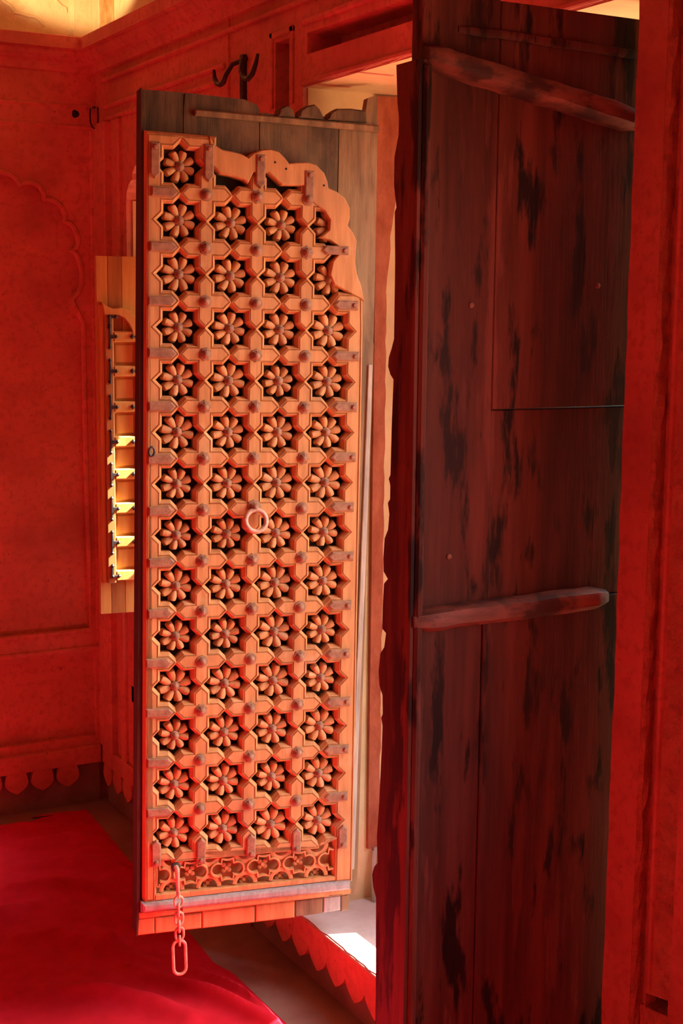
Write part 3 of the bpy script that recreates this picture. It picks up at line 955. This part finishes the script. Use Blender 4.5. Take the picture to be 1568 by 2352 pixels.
bars = [z - .738 for z in (1.603, 1.498, 1.388, 1.281, 1.180, 1.0735, .9675, .861)]
for z in bars:
    for (a, b) in ((.046, .1185), (.1445, .2145)):
        MB().loft([(a, z - .017), (b, z - .017), (b, z + .017), (a, z + .017)], [(0, 0), (0, -.016), (.004, -.022)], lft).build('bar', WOODN, small)
for i in range(len(bars) - 1):
    for (a, b) in ((.047, .118), (.145, .214)):
        zt, zb_ = bars[i] - .017, bars[i + 1] + .017
        MB().loft([(a, zb_), (b, zb_), (b, zt), (a, zt)], [(0, 0), (.0, -.002), (.006, -.003), (.009, -.007), (.012, -.0075)], lft).build('panel', WOODN, small)
archs = [(.012, .97), (.026, .958), (.047, .95), (.0745, .954), (.096, .945), (.112, .931), (.124, .914), (.135, .90), (.150, .893), (.170, .889), (.19, .87), (.19, .862), (.128, .862), (.107, .866), (.104, .886), (.094, .906), (.080, .922), (.062, .931), (.048, .93), (.02, .93)]
MB().loft(archs, [(0, 0), (0, -.020), (.002, -.024)], lft).build('arch_board', WOODN, small)


def diamond(m, x, z, r):
    m.loft([(x, z - r), (x + r, z), (x, z + r), (x - r, z)], [(0, -.021), (0, -.025), (.002, -.0262)], lft)
    m.lathe([(.0030, -.026), (.0026, -.0285), (.001, -.030)], lambda a, b, h: (a + x, h, b + z), 8)


tb = MB()
tb.loft([(-.0024, -.030), (.0024, -.030), (.0045, -.006), (.016, -.004), (.016, .004), (.0045, .006), (.0024, .030), (-.0024, .030)], [(0, -.021), (0, -.0245), (.001, -.0255)], lft)
for (x, z) in ((0, .033), (0, -.033), (.020, 0)):
    diamond(tb, x, z, .0066)
tb_me = tb.mesh('iron_bracket', IRONK)
eb = MB()
eb.loft([(-.002, -.003), (.014, -.004), (.014, .004), (-.002, .003)], [(0, -.021), (0, -.0245), (.001, -.0255)], lft)
diamond(eb, -.004, 0, .008)
eb_me = eb.mesh('iron_bracket', IRONK)
for z in bars[:-1]:
    place('iron_bracket', tb_me, small, (.034, -.0012, z))
    place('iron_bracket', eb_me, small, (.108, -.0012, z))
for z, sg in ((bars[-1], 1), (.925, -1)):
    lb = MB()
    lb.loft([(-.0035, -.0035 * sg), (.016, -.0035 * sg), (.016, .0035 * sg), (.0035, .0035 * sg), (.0035, .030 * sg), (-.0035, .030 * sg)], [(0, -.021), (0, -.0245), (.001, -.0255)], lft)
    for (x, zz) in ((0, .033 * sg), (.020, 0), (0, 0)):
        diamond(lb, x, zz, .0072)
    o = place('iron_bracket', lb.mesh('iron_bracket', IRONK), small, (.034, -.0012, z))

# ------------------------------------------------------------------ small ironwork on the walls
hk = empty('wall_hook', Matrix.Translation((XW, 3.44, 2.22)))
tag(hk, 'black iron double hook on the red wall above the carved shutter', 'hook')
HK = lambda x, y, z: (x - XW, y - 3.44, z - 2.22)
X_ = 1.572
MB(HK).tube([(X_, 3.577, 2.310), (X_, 3.572, 2.288), (X_, 3.558, 2.274), (X_, 3.538, 2.268), (X_, 3.516, 2.272), (X_, 3.499, 2.288), (X_ + .01, 3.482, 2.312), (XW + .01, 3.465, 2.325)], [.004, .006, .007, .007, .007, .006, .006, .006], seg=8).build('hook', IRONK, hk, True)
MB(HK).tube([(XW + .01, 3.436, 2.325), (X_ + .01, 3.424, 2.312), (X_, 3.410, 2.284), (X_, 3.390, 2.266), (X_, 3.366, 2.260), (X_, 3.340, 2.270), (X_, 3.322, 2.290), (X_, 3.309, 2.312)], [.006, .006, .006, .007, .007, .007, .006, .004], seg=8).build('hook', IRONK, hk, True)
MB(HK).box(XW - .012, XW + .01, 3.432, 3.452, 2.16, 2.332, .002).build('back_bar', IRONK, hk)

rg = empty('iron_ring', Matrix.Translation((1.595, YC - .014, 2.30)))
tag(rg, 'thin iron ring hanging in the wall corner beside a round black hole', 'ring')
pts = [(1.5775, 2.325), (1.5765, 2.300), (1.578, 2.280), (1.584, 2.267), (1.592, 2.262), (1.600, 2.268), (1.6055, 2.282), (1.6065, 2.30), (1.606, 2.330)]
pts = [(1.594 + (a - 1.5915) * .8, b) for a, b in pts]
MB().tube([(a - 1.595 - .010, -.016 - (a - 1.56) * .25, b - 2.30) for a, b in pts], .0026, seg=6).build('ring', IRONK, rg, True)
MB().box(-.006, .0, -.012, .012, .028, .034, .001).build('pin', IRONK, rg)
hole = MB(lambda x, y, z: (x + 1.533, y + YC - .0065, z + 2.308)).lathe([(.0125, 0), (.011, -.0015), (.006, -.002)], lft, 14, .08, 3).build('peg_hole_shade', WOODK, wl)  # black disc painted as the shade inside the round hole

# worn wooden post and stone chip at the foot of the far jamb
po = empty('wooden_post', Matrix.Translation((1.808, 3.085, SILLZ)))
tag(po, 'thin weathered post leaning at the foot of the yellow window jamb', 'post')
MB().tube([(-.004, 0, .001), (-.002, .006, .05), (.001, .012, .10), (.004, .016, .135)], [.006, .007, .0075, .006], seg=7).build('shaft', WOODG, po)
MB().box(.001, .010, .010, .026, .118, .145, .002).build('cap', WOODG, po)
sb = empty('stone_block', Matrix.Translation((1.84, 3.07, SILLZ)))
tag(sb, 'small pale stone block standing on the sill beside the thin post', 'stone')
MB().loft([(-.016, -.02), (.03, -.02), (.03, .028), (-.014, .028)], [(0, .002), (0, .06), (.002, .064)], lambda a, b, d: (a, b, d)).build('lower_block', YEL, sb)
MB().loft([(-.014, -.018), (.03, -.018), (.03, .026), (-.012, .026)], [(0, .066), (0, .118), (.003, .124)], lambda a, b, d: (a, b, d)).build('upper_block', YEL, sb)
